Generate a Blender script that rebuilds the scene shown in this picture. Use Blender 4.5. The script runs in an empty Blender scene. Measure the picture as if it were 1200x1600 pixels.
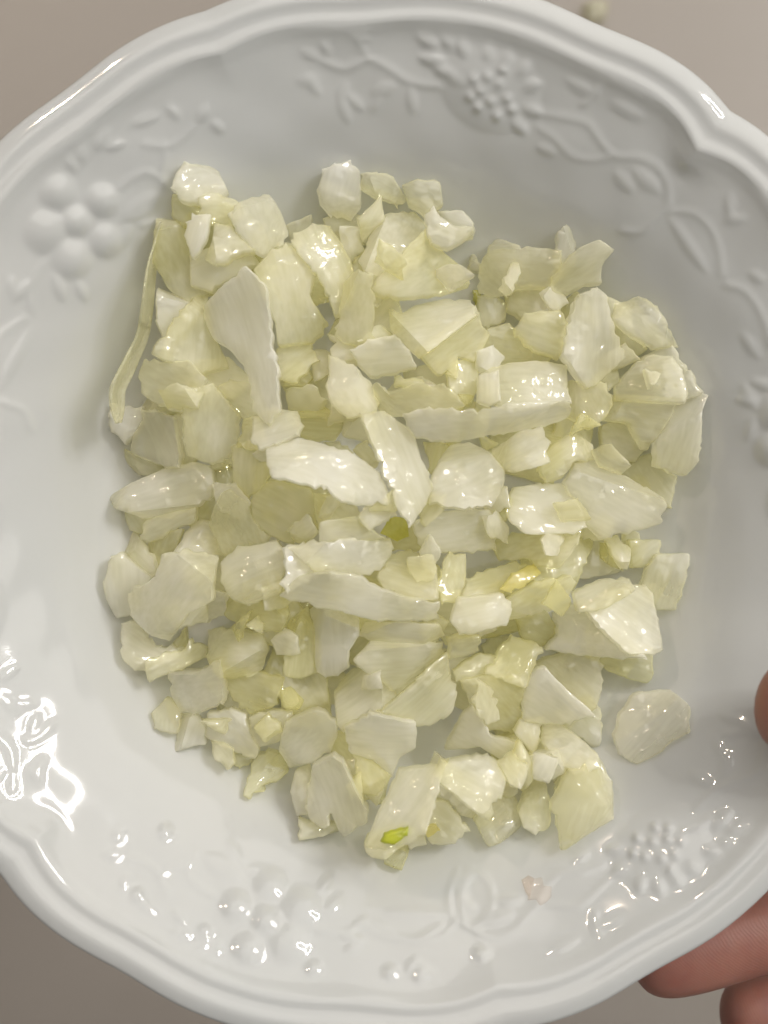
import bpy, bmesh, math, random
import numpy as np
from mathutils import Vector
from mathutils.geometry import delaunay_2d_cdt

random.seed(7)
rng = np.random.default_rng(7)
CM = 0.01
scene = bpy.context.scene
col = scene.collection

# ------------------------------------------------------------------ camera
CAM_H = 26.0                      # cm above the rim plane
PPC = 102.0                       # photograph pixels per cm on the rim plane
cam_d = bpy.data.cameras.new('camera')
cam = bpy.data.objects.new('camera', cam_d)
col.objects.link(cam)
cam.location = (0, 0, CAM_H * CM)
cam.rotation_euler = (0, 0, 0)
cam_d.sensor_fit = 'VERTICAL'
cam_d.sensor_height = 24.0
cam_d.lens = 12.0 / (800.0 / PPC / CAM_H)
cam_d.clip_start = 0.005
cam_d.clip_end = 20.0
cam_d.dof.use_dof = True
cam_d.dof.focus_distance = 0.278
cam_d.dof.aperture_fstop = 9.0
scene.camera = cam
scene.cycles.transparent_max_bounces = 10
scene.cycles.max_bounces = 6
scene.cycles.use_adaptive_sampling = True
scene.cycles.adaptive_threshold = 0.03
scene.cycles.diffuse_bounces = 4

# ------------------------------------------------------------------ light
world = bpy.data.worlds.new('World')
scene.world = world
world.use_nodes = True
bg = world.node_tree.nodes['Background']
bg.inputs['Color'].default_value = (1.0, 0.97, 0.93, 1)
bg.inputs['Strength'].default_value = 0.175


def lamp(name, az, el, dist, size, power, color, target=(0, 0, -0.02), ring=False):
    d = bpy.data.lights.new(name, 'AREA')
    d.energy = power
    d.color = color
    d.shape = 'SQUARE' if ring else 'DISK'
    d.size = size
    o = bpy.data.objects.new(name, d)
    col.objects.link(o)
    a, e = math.radians(az), math.radians(el)
    o.location = (dist * math.cos(e) * math.cos(a), dist * math.cos(e) * math.sin(a), dist * math.sin(e))
    v = Vector(target) - Vector(o.location)
    o.rotation_euler = v.to_track_quat('-Z', 'Y').to_euler()
    if ring:                       # a circular tube: the square lamp is dark but for a ring
        d.use_nodes = True
        nt = d.node_tree
        em = nt.nodes['Emission']
        g = nt.nodes.new('ShaderNodeNewGeometry')
        s = nt.nodes.new('ShaderNodeVectorMath'); s.operation = 'SUBTRACT'
        s.inputs[1].default_value = (0.5, 0.5, 0)
        nt.links.new(g.outputs['Parametric'], s.inputs[0])
        m0 = nt.nodes.new('ShaderNodeVectorMath'); m0.operation = 'MULTIPLY'
        m0.inputs[1].default_value = (1, 1, 0)
        nt.links.new(s.outputs[0], m0.inputs[0])
        ln = nt.nodes.new('ShaderNodeVectorMath'); ln.operation = 'LENGTH'
        nt.links.new(m0.outputs[0], ln.inputs[0])
        a1 = nt.nodes.new('ShaderNodeMath'); a1.operation = 'SUBTRACT'
        a1.inputs[1].default_value = 0.42
        nt.links.new(ln.outputs['Value'], a1.inputs[0])
        a2 = nt.nodes.new('ShaderNodeMath'); a2.operation = 'ABSOLUTE'
        nt.links.new(a1.outputs[0], a2.inputs[0])
        a3 = nt.nodes.new('ShaderNodeMath'); a3.operation = 'LESS_THAN'
        a3.inputs[1].default_value = 0.035
        nt.links.new(a2.outputs[0], a3.inputs[0])
        nt.links.new(a3.outputs[0], em.inputs['Strength'])
        em.inputs['Color'].default_value = (1, 1, 1, 1)
    return o


lamp('ring_lamp', 34, 45, 1.25, 0.30, 34.0, (1.0, 0.97, 0.92), ring=True)
lamp('soft_ceiling_fill', 48, 54, 1.9, 2.9, 25.0, (1.0, 0.96, 0.90))  # added broad fill standing in for soft ambient light from the ceiling
lamp('warm_lamp', 126, 43, 0.9, 0.03, 1.0, (1.0, 0.80, 0.62))

vs = scene.view_settings
vs.view_transform = 'Standard'
vs.look = 'None'
vs.exposure = 0.30
vs.gamma = 1.0
vs.use_curve_mapping = False


# ------------------------------------------------------------------ helpers
def scl(z):
    """cm per photograph pixel at height z (cm)"""
    return (CAM_H - z) / CAM_H / PPC


def mesh_obj(name, verts, faces, mat, parent=None, smooth=True, normals=None, loc=None, rotz=0.0, sharp=None):
    me = bpy.data.meshes.new(name)
    me.from_pydata([tuple(v) for v in verts], [], faces)
    me.materials.append(mat)
    if smooth:
        me.polygons.foreach_set('use_smooth', np.ones(len(me.polygons), bool))
    if sharp:
        me.set_sharp_from_angle(angle=math.radians(sharp))
    me.update()
    if normals is not None:
        me.normals_split_custom_set_from_vertices([tuple(n) for n in normals])
    o = bpy.data.objects.new(name, me)
    col.objects.link(o)
    o.parent = parent
    if loc is not None:
        o.location = loc
    o.rotation_euler.z = rotz
    return o


def tag(o, label, cat, group=None, kind=None):
    if label: o['label'] = label
    if cat: o['category'] = cat
    if group: o['group'] = group
    if kind: o['kind'] = kind
    return o


def new_mat(name):
    m = bpy.data.materials.new(name)
    m.use_nodes = True
    nt = m.node_tree
    return m, nt, nt.nodes['Principled BSDF']


def noise(nt, scale, detail=3.0, vec=None, rough=0.5):
    n = nt.nodes.new('ShaderNodeTexNoise')
    n.inputs['Scale'].default_value = scale
    n.inputs['Detail'].default_value = detail
    n.inputs['Roughness'].default_value = rough
    if vec is not None:
        nt.links.new(vec, n.inputs['Vector'])
    return n


def ramp(nt, fac, stops):
    r = nt.nodes.new('ShaderNodeValToRGB')
    e = r.color_ramp.elements
    while len(e) < len(stops):
        e.new(0.5)
    for k, (p, c) in enumerate(stops):
        e[k].position = p
        e[k].color = c if len(c) == 4 else (*c, 1)
    nt.links.new(fac, r.inputs['Fac'])
    return r


# ------------------------------------------------------------------ materials
def porcelain():
    m, nt, b = new_mat('glazed porcelain')
    tc = nt.nodes.new('ShaderNodeTexCoord')
    n = noise(nt, 14, 3, tc.outputs['Object'])
    r = ramp(nt, n.outputs['Fac'], [(0.3, (0.495, 0.51, 0.508)), (0.7, (0.52, 0.525, 0.515))])
    nt.links.new(r.outputs['Color'], b.inputs['Base Color'])
    b.inputs['Roughness'].default_value = 0.07
    b.inputs['IOR'].default_value = 1.5
    n2 = noise(nt, 90, 2, tc.outputs['Object'])
    bp = nt.nodes.new('ShaderNodeBump')
    bp.inputs['Strength'].default_value = 0.05
    bp.inputs['Distance'].default_value = 0.001
    nt.links.new(n2.outputs['Fac'], bp.inputs['Height'])
    nt.links.new(bp.outputs['Normal'], b.inputs['Normal'])
    return m


def onion(name, c1, c2, trans=0.42, rough=0.32, wet=0.6, bump=0.1, clear=0.575, tint=(0.996, 0.988, 0.87, 1)):
    m, nt, b = new_mat(name)
    L = nt.links.new
    tc = nt.nodes.new('ShaderNodeTexCoord')
    oi = nt.nodes.new('ShaderNodeObjectInfo')
    add = nt.nodes.new('ShaderNodeVectorMath'); add.operation = 'ADD'
    sc = nt.nodes.new('ShaderNodeVectorMath'); sc.operation = 'SCALE'
    sc.inputs[0].default_value = (3.1, 5.7, 1.9)
    L(oi.outputs['Random'], sc.inputs['Scale'])
    L(tc.outputs['Object'], add.inputs[0])
    L(sc.outputs[0], add.inputs[1])
    vec = add.outputs[0]
    n1 = noise(nt, 85, 1, vec)                        # cloudy flesh
    mp = nt.nodes.new('ShaderNodeMapping')            # fibres run along the local x axis
    mp.inputs['Scale'].default_value = (0.12, 1.0, 1.0)
    L(vec, mp.inputs['Vector'])
    n2 = noise(nt, 1100, 1, mp.outputs[0], 0.6)

    def madd(a, k, c):
        q = nt.nodes.new('ShaderNodeMath'); q.operation = 'MULTIPLY_ADD'
        L(a, q.inputs[0]); q.inputs[1].default_value = k; L(c, q.inputs[2])
        return q.outputs[0]
    t = madd(n2.outputs['Fac'], 0.2, n1.outputs['Fac'])
    t = madd(oi.outputs['Random'], 0.2, t)
    r = ramp(nt, t, [(0.54, c1), (0.86, c2)])
    L(r.outputs['Color'], b.inputs['Base Color'])
    b.inputs['IOR'].default_value = 1.36
    b.inputs['Roughness'].default_value = rough
    # flesh lets light through, the whiter parts less
    tr = nt.nodes.new('ShaderNodeBsdfTranslucent')
    L(r.outputs['Color'], tr.inputs['Color'])
    mx = nt.nodes.new('ShaderNodeMixShader')
    mx.inputs['Fac'].default_value = trans
    L(b.outputs[0], mx.inputs[1])
    L(tr.outputs[0], mx.inputs[2])
    tp = nt.nodes.new('ShaderNodeBsdfTransparent')
    tp.inputs['Color'].default_value = tint
    cl = nt.nodes.new('ShaderNodeMapRange')
    cl.inputs['From Min'].default_value = 0.54
    cl.inputs['From Max'].default_value = 0.86
    cl.inputs['To Min'].default_value = clear + 0.12
    cl.inputs['To Max'].default_value = clear - 0.14
    L(t, cl.inputs['Value'])
    mx2 = nt.nodes.new('ShaderNodeMixShader')
    L(cl.outputs[0], mx2.inputs['Fac'])
    L(mx.outputs[0], mx2.inputs[1])
    L(tp.outputs[0], mx2.inputs[2])
    # juice: wet film only in patches, its small beads glint
    n6 = noise(nt, 190, 0, vec)
    wm = ramp(nt, n6.outputs['Fac'], [(0.57 - 0.13 * wet, (0.015,) * 3), (0.68 - 0.10 * wet, (0.08,) * 3)])
    n7 = noise(nt, 340, 1, vec)
    bc = nt.nodes.new('ShaderNodeBump')
    bc.inputs['Strength'].default_value = 1.0
    bc.inputs['Distance'].default_value = 0.0012
    L(n7.outputs['Fac'], bc.inputs['Height'])
    gl = nt.nodes.new('ShaderNodeBsdfGlossy')
    gl.inputs['Roughness'].default_value = 0.07
    L(bc.outputs['Normal'], gl.inputs['Normal'])
    mx3 = nt.nodes.new('ShaderNodeMixShader')
    L(wm.outputs['Color'], mx3.inputs['Fac'])
    L(mx2.outputs[0], mx3.inputs[1])
    L(gl.outputs[0], mx3.inputs[2])
    L(mx3.outputs[0], nt.nodes['Material Output'].inputs['Surface'])
    return m


def skin_mat():
    m, nt, b = new_mat('skin')
    tc = nt.nodes.new('ShaderNodeTexCoord')
    n = noise(nt, 110, 4, tc.outputs['Object'])
    r = ramp(nt, n.outputs['Fac'], [(0.3, (0.27, 0.105, 0.08)), (0.7, (0.35, 0.16, 0.12))])
    nt.links.new(r.outputs['Color'], b.inputs['Base Color'])
    b.inputs['Subsurface Weight'].default_value = 0.6
    b.inputs['Subsurface Radius'].default_value = (1.0, 0.35, 0.2)
    b.inputs['Subsurface Scale'].default_value = 0.003
    b.inputs['Roughness'].default_value = 0.48
    # fingerprint ridges
    w = nt.nodes.new('ShaderNodeTexWave')
    w.wave_type = 'BANDS'
    w.bands_direction = 'DIAGONAL'
    w.inputs['Scale'].default_value = 900
    w.inputs['Distortion'].default_value = 5.0
    w.inputs['Detail'].default_value = 1.0
    w.inputs['Detail Scale'].default_value = 0.4
    nt.links.new(tc.outputs['Object'], w.inputs['Vector'])
    bp = nt.nodes.new('ShaderNodeBump')
    bp.inputs['Strength'].default_value = 0.10
    bp.inputs['Distance'].default_value = 0.0004
    n5 = noise(nt, 380, 4, tc.outputs['Object'], 0.6)
    mh = nt.nodes.new('ShaderNodeMath'); mh.operation = 'MULTIPLY_ADD'
    mh.inputs[1].default_value = 3.0
    nt.links.new(n5.outputs['Fac'], mh.inputs[0])
    w2 = nt.nodes.new('ShaderNodeMath'); w2.operation = 'MULTIPLY'
    w2.inputs[1].default_value = 0.35
    nt.links.new(w.outputs['Fac'], w2.inputs[0])
    nt.links.new(w2.outputs[0], mh.inputs[2])
    nt.links.new(mh.outputs[0], bp.inputs['Height'])
    nt.links.new(bp.outputs['Normal'], b.inputs['Normal'])
    return m


def counter_mat():
    m, nt, b = new_mat('worktop laminate')
    tc = nt.nodes.new('ShaderNodeTexCoord')
    n = noise(nt, 7, 5, tc.outputs['Object'])
    r = ramp(nt, n.outputs['Fac'], [(0.3, (0.29, 0.258, 0.225)), (0.7, (0.325, 0.292, 0.26))])
    nt.links.new(r.outputs['Color'], b.inputs['Base Color'])
    b.inputs['Roughness'].default_value = 0.38
    return m


MAT_P = porcelain()
MAT = {
    'w': onion('onion flesh white', (0.975, 0.955, 0.83), (0.99, 0.982, 0.94), clear=0.53),
    'n': onion('onion flesh cream', (0.97, 0.947, 0.73), (0.987, 0.975, 0.91)),
    'y': onion('onion flesh yellow', (0.967, 0.94, 0.63), (0.985, 0.97, 0.87)),
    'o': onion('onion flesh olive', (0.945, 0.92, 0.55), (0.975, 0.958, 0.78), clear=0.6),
    'c': onion('onion flesh glassy', (0.97, 0.95, 0.70), (0.985, 0.975, 0.88), 0.4, 0.2, 1.4, 0.2, 0.62),
    'g': onion('onion heart olive green', (0.72, 0.72, 0.12), (0.80, 0.78, 0.24), clear=0.42),
    'v': onion('onion heart vivid green', (0.52, 0.60, 0.02), (0.66, 0.70, 0.06), clear=0.2),
    'a': onion('onion heart yellow', (0.93, 0.85, 0.34), (0.95, 0.90, 0.5), clear=0.5),
    'f': onion('onion film', (0.97, 0.94, 0.84), (0.98, 0.96, 0.90), clear=0.7),
    'k': onion('pinkish onion film', (0.93, 0.82, 0.74), (0.95, 0.86, 0.80), clear=0.8, tint=(0.99, 0.97, 0.95, 1)),
}
MAT_S = skin_mat()
MAT_C = counter_mat()

# ------------------------------------------------------------------ worktop
o = mesh_obj('worktop', [(-1.5, -1.5, 0), (1.5, -1.5, 0), (1.5, 1.5, 0), (-1.5, 1.5, 0)], [(0, 1, 2, 3)], MAT_C,
             smooth=False, loc=(0, 0, -0.24))
tag(o, 'plain grey beige worktop blurred below the bowl', None, kind='structure')

# ------------------------------------------------------------------ bowl
BX = 0.05                          # bowl axis, cm
PROF = [(0, -2.8), (1.2, -2.8), (2.4, -2.8), (3.5, -2.77), (4.2, -2.6), (4.8, -2.22), (5.3, -1.76), (5.8, -1.32), (6.3, -0.95),
        (6.8, -0.65), (7.2, -0.43), (7.42, -0.29), (7.54, -0.185), (7.62, -0.12), (7.7, -0.098), (7.79, -0.095), (7.87, -0.072),
        (7.95, -0.035), (8.04, -0.025), (8.16, -0.055), (8.25, -0.1), (8.28, -0.19), (8.24, -0.31), (8.1, -0.4), (7.8, -0.55),
        (7.4, -0.76), (6.9, -1.06), (6.4, -1.38), (5.9, -1.75), (5.3, -2.25), (4.7, -2.75), (4.2, -3.05), (4.1, -3.35),
        (3.85, -3.37), (3.75, -3.18), (2.4, -3.16), (1.2, -3.16), (0, -3.16)]


def catmull(pts, step):
    P = np.array(pts, float)
    out = []
    for i in range(len(P) - 1):
        p0, p1, p2, p3 = P[max(i - 1, 0)], P[i], P[i + 1], P[min(i + 2, len(P) - 1)]
        n = max(1, int(np.ceil(np.linalg.norm(p2 - p1) / step)))
        for k in range(n):
            t = k / n
            out.append(0.5 * (2 * p1 + (p2 - p0) * t + (2 * p0 - 5 * p1 + 4 * p2 - p3) * t * t + (3 * p1 - p0 - 3 * p2 + p3) * t ** 3))
    out.append(P[-1])
    return np.array(out)


inner = catmull(PROF[:6], 0.12)[:-1]
wall = catmull(PROF[4:24], 0.034)
k0 = int(np.argmin(np.hypot(wall[:, 0] - PROF[5][0], wall[:, 1] - PROF[5][1])))
k1 = int(np.argmin(np.hypot(wall[:, 0] - PROF[22][0], wall[:, 1] - PROF[22][1])))
wall = wall[k0:k1]
under = catmull(PROF[22:], 0.15)
prof = np.vstack([inner, wall, under])
prof[0, 0] = 0.02
prof[-1, 0] = 0.02
n_in, n_wall = len(inner), len(wall)
NT = 1400
th = np.linspace(0, 2 * np.pi, NT, endpoint=False)
SHARP = [(49.5, 1.0), (110.0, 0.4), (168.0, 0.7), (223.0, 0.75), (283.0, 0.5), (347.0, 0.7)]
deg = np.degrees(th)


def adiff(a, b):
    return np.abs((a - b + 180) % 360 - 180)


sharp = np.zeros(NT)
soft = np.zeros(NT)
for s, k_ in SHARP:
    d = adiff(deg, s)
    sharp += k_ * np.exp(-(d / 3.6) ** 1.3)
    soft += np.exp(-((d - 17) / 6.0) ** 2)
R, TH = np.meshgrid(prof[:, 0], th, indexing='ij')
Z = np.repeat(prof[:, 1][:, None], NT, 1).copy()


def sstep(x, a, b):
    t = np.clip((x - a) / (b - a), 0, 1)
    return t * t * (3 - 2 * t)


is_in = (np.arange(len(prof)) < n_in + n_wall)
rr = prof[:, 0]
w_soft = sstep(rr, 6.6, 7.7)
w_sharp = sstep(rr, 6.9, 7.5) * (1.9 - 1.0 * sstep(rr, 7.62, 8.2))
R = R - (w_soft[:, None] * soft[None, :] * 0.085 + w_sharp[:, None] * sharp[None, :] * 0.14)
Z = Z - (sstep(rr, 7.0, 7.9)[:, None] * (soft * 0.02 + sharp * 0.05)[None, :])
X = BX + R * np.cos(TH)
Y = R * np.sin(TH)

# relief on the wall, laid out on the bowl's own plan (photograph pixels at the rim plane as the drawing unit)
U = X / scl(Z) + 600
V = 800 - Y / scl(Z)
CX, CY = 605.0, 800.0
H = np.zeros_like(R)
OWN = np.full(R.shape, -1, int)
motif_names = []
rows = np.zeros(len(prof), bool)
rows[n_in:n_in + n_wall] = True
rows &= rr < 7.6


def rot(p, a):
    a = math.radians(a)
    dx, dy = p[0] - CX, CY - p[1]
    x, y = dx * math.cos(a) - dy * math.sin(a), dx * math.sin(a) + dy * math.cos(a)
    return (CX + x, CY - y)


def stamp(name, hfun, box, smax):
    global H
    m = rows[:, None] & (U > box[0]) & (U < box[2]) & (V > box[1]) & (V < box[3])
    if m.sum() < 6:
        return
    idx = np.nonzero(m)
    h = hfun(U[idx], V[idx])
    fade = sstep(R[idx], 5.3, 5.8) * (1 - sstep(R[idx], 7.25, 7.5))
    h = h * fade
    old = H[idx]
    mid = len(motif_names)
    upd = (h > old * 0.9) & (h > 0.22 * smax)
    H[idx] = np.where(h > old, h, old) + np.minimum(h, old) * 0.25
    o_ = OWN[idx]
    o_[upd] = mid
    OWN[idx] = o_
    motif_names.append(name)


def dome(name, c, r, h, a=0.0, ry=None, p=1.5):
    ry = ry or r
    ca, sa = math.cos(a), math.sin(a)

    def f(u, v):
        x, y = u - c[0], -(v - c[1])
        x, y = x * ca + y * sa, -x * sa + y * ca
        q = (x / r) ** 2 + (y / ry) ** 2
        return h * np.clip(1 - q / 1.25, 0, None) ** p
    rm = max(r, ry) * 1.2
    stamp(name, f, (c[0] - rm, c[1] - rm, c[0] + rm, c[1] + rm), h)


def leaf(name, p0, p1, wd, h):
    c = ((p0[0] + p1[0]) / 2, (p0[1] + p1[1]) / 2)
    L = math.hypot(p1[0] - p0[0], p1[1] - p0[1]) / 2
    a = math.atan2(-(p1[1] - p0[1]), p1[0] - p0[0])
    ca, sa = math.cos(a), math.sin(a)

    def f(u, v):
        x, y = u - c[0], -(v - c[1])
        x, y = x * ca + y * sa, -x * sa + y * ca
        ww = wd * np.clip(1 - (x / (L * 1.15)) ** 2, 0.001, None) ** 0.8
        g = np.clip(1 - (y / ww) ** 2, 0, None)
        vein = 1 - 0.3 * np.exp(-(y / (0.16 * wd)) ** 2)
        return h * g * vein * np.clip(1 - (x / (L * 1.15)) ** 2, 0, None) ** 0.4
    rm = L * 1.2 + wd
    stamp(name, f, (c[0] - rm, c[1] - rm, c[0] + rm, c[1] + rm), h)


def stem(name, pts, wd, h):
    P = catmull(pts, 4.0)

    def f(u, v):
        best = np.full(u.shape, 1e9)
        for i in range(len(P) - 1):
            ax, ay = P[i]; bx, by = P[i + 1]
            dx, dy = bx - ax, by - ay
            t = np.clip(((u - ax) * dx + (v - ay) * dy) / (dx * dx + dy * dy + 1e-9), 0, 1)
            best = np.minimum(best, (u - ax - t * dx) ** 2 + (v - ay - t * dy) ** 2)
        return h * np.exp(-best / (wd * wd))
    b = 3 * wd
    stamp(name, f, (P[:, 0].min() - b, P[:, 1].min() - b, P[:, 0].max() + b, P[:, 1].max() + b), h)


for a in (0.0, 116.5, -127.0):
    q = lambda x, y: rot((x, y), a)
    ar = math.radians(a)
    # leaves, stems first, then fruit and flowers over them
    stem('embossed_stem', [q(507, 97), q(533, 107), q(553, 103), q(577, 93), q(607, 107), q(640, 127), q(687, 135)], 5.5, 0.055)
    stem('embossed_stem', [q(577, 93), q(566, 76), q(553, 55)], 4.5, 0.04)
    for p0, p1, w_ in [((577, 62), (538, 50), 10), ((500, 94), (470, 78), 9), ((515, 88), (502, 62), 8), ((497, 122), (465, 128), 11),
                       ((500, 148), (478, 118), 10), ((540, 128), (530, 158), 9), ((530, 150), (545, 192), 9), ((540, 146), (568, 172), 9),
                       ((618, 132), (582, 146), 13), ((595, 150), (580, 176), 8), ((640, 136), (647, 178), 10), ((560, 70), (575, 40), 8)]:
        leaf('embossed_leaf', q(*p0), q(*p1), w_, 0.055)
    stem('embossed_stem', [q(843, 177), q(880, 183), q(917, 193), q(940, 223), q(960, 243), q(1000, 247), q(1027, 260), q(1043, 287), q(1045, 317)], 5, 0.042)
    stem('embossed_stem', [q(843, 200), q(867, 217), q(893, 243), q(925, 250), q(960, 243)], 4.5, 0.04)
    stem('embossed_stem', [q(1045, 317), q(1020, 345), q(1000, 362), q(970, 360)], 5, 0.042)
    stem('embossed_stem', [q(1047, 330), q(1083, 333), q(1110, 357), q(1123, 390), q(1128, 430)], 4.5, 0.04)
    for p0, p1, w_ in [((933, 152), (886, 124), 11), ((928, 155), (938, 124), 9), ((928, 150), (905, 168), 8), ((955, 160), (1004, 184), 12),
                       ((1045, 338), (1104, 424), 10), ((960, 268), (990, 300), 12), ((990, 265), (1030, 300), 14), ((838, 228), (868, 240), 9),
                       ((1140, 345), (1140, 300), 9), ((1132, 345), (1165, 340), 10), ((1170, 425), (1195, 440), 9),
                       ((1160, 520), (1186, 560), 10), ((1160, 600), (1182, 640), 12), ((1168, 690), (1180, 650), 9)]:
        leaf('embossed_leaf', q(*p0), q(*p1), w_, 0.055)
    stem('embossed_stem', [q(1135, 445), q(1165, 455), q(1190, 490), q(1205, 540)], 5, 0.045)
    stem('embossed_stem', [q(187, 293), q(210, 276), q(235, 270), q(255, 285)], 5, 0.045)
    stem('embossed_stem', [q(255, 225), q(258, 250), q(252, 275), q(262, 292)], 4.5, 0.04)
    stem('embossed_stem', [q(300, 200), q(285, 215), q(262, 228), q(225, 225)], 4.5, 0.045)
    for p0, p1, w_ in [((195, 340), (252, 305), 20), ((130, 255), (122, 222), 10), ((150, 235), (168, 200), 11), ((165, 232), (196, 222), 9),
                       ((120, 268), (100, 240), 9), ((205, 195), (248, 180), 10), ((310, 190), (325, 165), 9), ((330, 190), (350, 205), 9),
                       ((280, 185), (262, 165), 8), ((85, 430), (100, 470), 10), ((120, 440), (135, 470), 9), ((45, 440), (20, 470), 10)]:
        leaf('embossed_leaf', q(*p0), q(*p1), w_, 0.07)
    for bx, by, br in [(90, 300, 27), (160, 313, 25), (118, 347, 24), (72, 363, 33), (165, 377, 26), (112, 403, 31)]:
        dome('embossed_berry', q(bx, by), br * 1.08, 0.17, p=1.4)
    # flower head
    dome('flower_head', q(766, 140), 72, 0.13, math.radians(-25) + ar, 60, 0.8)
    for p0, p1, w_ in [((685, 75), (648, 48), 12), ((705, 75), (690, 44), 12), ((728, 90), (718, 58), 12), ((695, 95), (655, 90), 12),
                       ((718, 118), (678, 106), 11), ((730, 130), (700, 120), 10), ((765, 95), (760, 68), 12), ((790, 105), (795, 78), 11),
                       ((808, 122), (826, 96), 11), ((815, 140), (845, 128), 12), ((815, 165), (846, 178), 12), ((800, 185), (822, 208), 11)]:
        leaf('flower_petal', q(*p0), q(*p1), w_, 0.12)
    for bx, by in [(750, 140), (780, 130), (767, 157), (747, 167), (777, 180), (793, 153), (762, 118), (735, 150), (800, 170), (786, 108), (740, 122)]:
        dome('flower_seed', q(bx, by), 9.5, 0.20, p=1.1)
# the curl at the bottom and small studs round it
stem('embossed_stem', [(716, 1362), (702, 1395), (708, 1432), (738, 1448), (765, 1425), (768, 1390), (750, 1365), (730, 1372), (724, 1402), (738, 1420)], 5, 0.045)
stem('embossed_stem', [(560, 1440), (600, 1462), (650, 1468), (690, 1445)], 5, 0.042)
for bx, by in [(610, 1520), (657, 1525), (752, 1490), (490, 1512), (320, 1456), (258, 1300), (215, 1398)]:
    dome('embossed_bead', (bx, by), 13, 0.10, p=0.9)

# hand-made glaze: a very slight waviness
H = H + rows[:, None] * 0.011 * (np.sin(TH * 19 + R * 2.6) + np.sin(TH * 31 - R * 4.3 + 1.0) + np.sin(TH * 11 + R * 6.1)) * sstep(R, 5.4, 6.0)

# displace along the surface normal


def grid_normals(P):
    dth = np.roll(P, -1, 1) - np.roll(P, 1, 1)
    dpr = np.empty_like(P)
    dpr[1:-1] = P[2:] - P[:-2]
    dpr[0] = P[1] - P[0]
    dpr[-1] = P[-1] - P[-2]
    n = np.cross(dpr, dth)
    n /= np.linalg.norm(n, axis=2, keepdims=True) + 1e-12
    return n


P = np.stack([X, Y, Z], 2)
N0 = grid_normals(P)
if N0[5, 0, 2] < 0:
    N0 = -N0
for _ in range(3):                 # the glaze softens the relief
    H = (np.roll(H, 1, 1) + 2 * H + np.roll(H, -1, 1)) / 4
    H[1:-1] = (H[:-2] + 2 * H[1:-1] + H[2:]) / 4
P = P + N0 * H[:, :, None] * 0.5
N1 = grid_normals(P)
if N1[5, 0, 2] < 0:
    N1 = -N1
N1[0] = (0, 0, 1)
N1[-1] = (0, 0, -1)
PF = (P * CM).reshape(-1, 3)
NF = N1.reshape(-1, 3)

bowl = bpy.data.objects.new('bowl', None)
col.objects.link(bowl)
bowl.location = (0, 0, 0)
tag(bowl, 'white glazed porcelain bowl with scalloped rim and embossed fruit, holding chopped onion', 'bowl')

ii, jj = np.meshgrid(np.arange(len(prof) - 1), np.arange(NT), indexing='ij')
jn = (jj + 1) % NT
quads = np.stack([ii * NT + jj, ii * NT + jn, (ii + 1) * NT + jn, (ii + 1) * NT + jj], 2)[:, :, ::-1]
own = OWN[:-1].copy()
row_part = np.full(len(prof) - 1, -2)                 # -2 wall, -3 rim, -4 underside
row_part[(np.arange(len(prof) - 1) >= n_in) & (rr[:-1] > 7.55)] = -3
row_part[n_in + n_wall - 1:] = -4
row_part[(np.arange(len(prof) - 1) < n_in)] = -5
own = np.where(own < 0, row_part[:, None], own)


def emit(name, mask, parent):
    f = quads[mask]
    ids, inv = np.unique(f.ravel(), return_inverse=True)
    return mesh_obj(name, PF[ids], inv.reshape(-1, 4).tolist(), MAT_P, parent, normals=NF[ids])


for k in range(len(motif_names)):
    mk = own == k
    if 0 < mk.sum() < 8:
        own[mk] = -2
emit('wall', own == -2, bowl)
emit('rim', own == -3, bowl)
emit('underside', own == -4, bowl)
emit('base', own == -5, bowl)
for k, nm in enumerate(motif_names):
    if (own == k).any():
        emit(nm, own == k, bowl)

# ------------------------------------------------------------------ chopped onion
# outline in photograph pixels, flesh class, thickness (cm), label (landmark pieces), options
# listed from the bottom of the pile to the top
T = []


def pc(cls, t, pts, label='', **kw):
    xy = [tuple(float(v) for v in p.split(',')) for p in pts.split()]
    T.append(dict(cls=cls, t=t * 1.3, pts=xy, label=label, **kw))


# --- low pieces
pc('o', .3, '445,605 490,600 510,625 500,655 450,650')
pc('o', .3, '450,655 510,640 545,662 525,692 475,692')
pc('o', .3, '190,790 235,808 224,838 200,828')
pc('o', .35, '350,930 400,940 445,928 452,960 440,988 380,985 345,965')
pc('o', .35, '450,970 478,950 496,1000 502,1052 470,1064 443,1058 443,1010')
pc('o', .3, '392,412 430,412 470,400 502,432 514,472 485,476 440,470')
pc('o', .3, '365,1165 402,1183 387,1196 372,1203 364,1190')
pc('o', .35, '380,1242 395,1187 417,1176 440,1182 449,1210 432,1222 412,1232 390,1247', 'grey green onion piece in shadow at the lower left edge of the pile')
pc('o', .3, '465,1282 510,1288 545,1300 500,1309 467,1313')
pc('o', .3, '605,1330 632,1312 641,1335 626,1362 600,1352', 'thin glassy onion flake lowest of all at the bottom edge of the pile')
pc('o', .3, '940,848 957,848 978,893 960,887 942,872')
pc('o', .3, '870,990 930,980 1016,1010 1018,1050 1008,1066 975,1058 950,1048 920,1030')
pc('o', .35, '940,458 982,478 990,520 1014,545 985,562 965,545')
pc('o', .35, '600,840 650,812 690,830 660,860 610,860', green=1)
pc('o', .3, '660,690 712,690 700,730 676,752')
pc('o', .3, '745,820 790,770 800,790 788,815')
pc('o', .3, '700,565 745,555 752,600 735,632 700,620')
pc('o', .35, '800,960 850,950 872,985 845,1010 815,1000')
pc('o', .35, '770,1160 812,1150 830,1200 800,1245 765,1240')
pc('o', .35, '540,1135 510,1170 560,1245 600,1260 610,1200')
pc('g', .16, '608,806 634,810 640,838 622,846 596,834', 'small olive green heart flake deep in the gap below the white centre strip')
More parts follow.
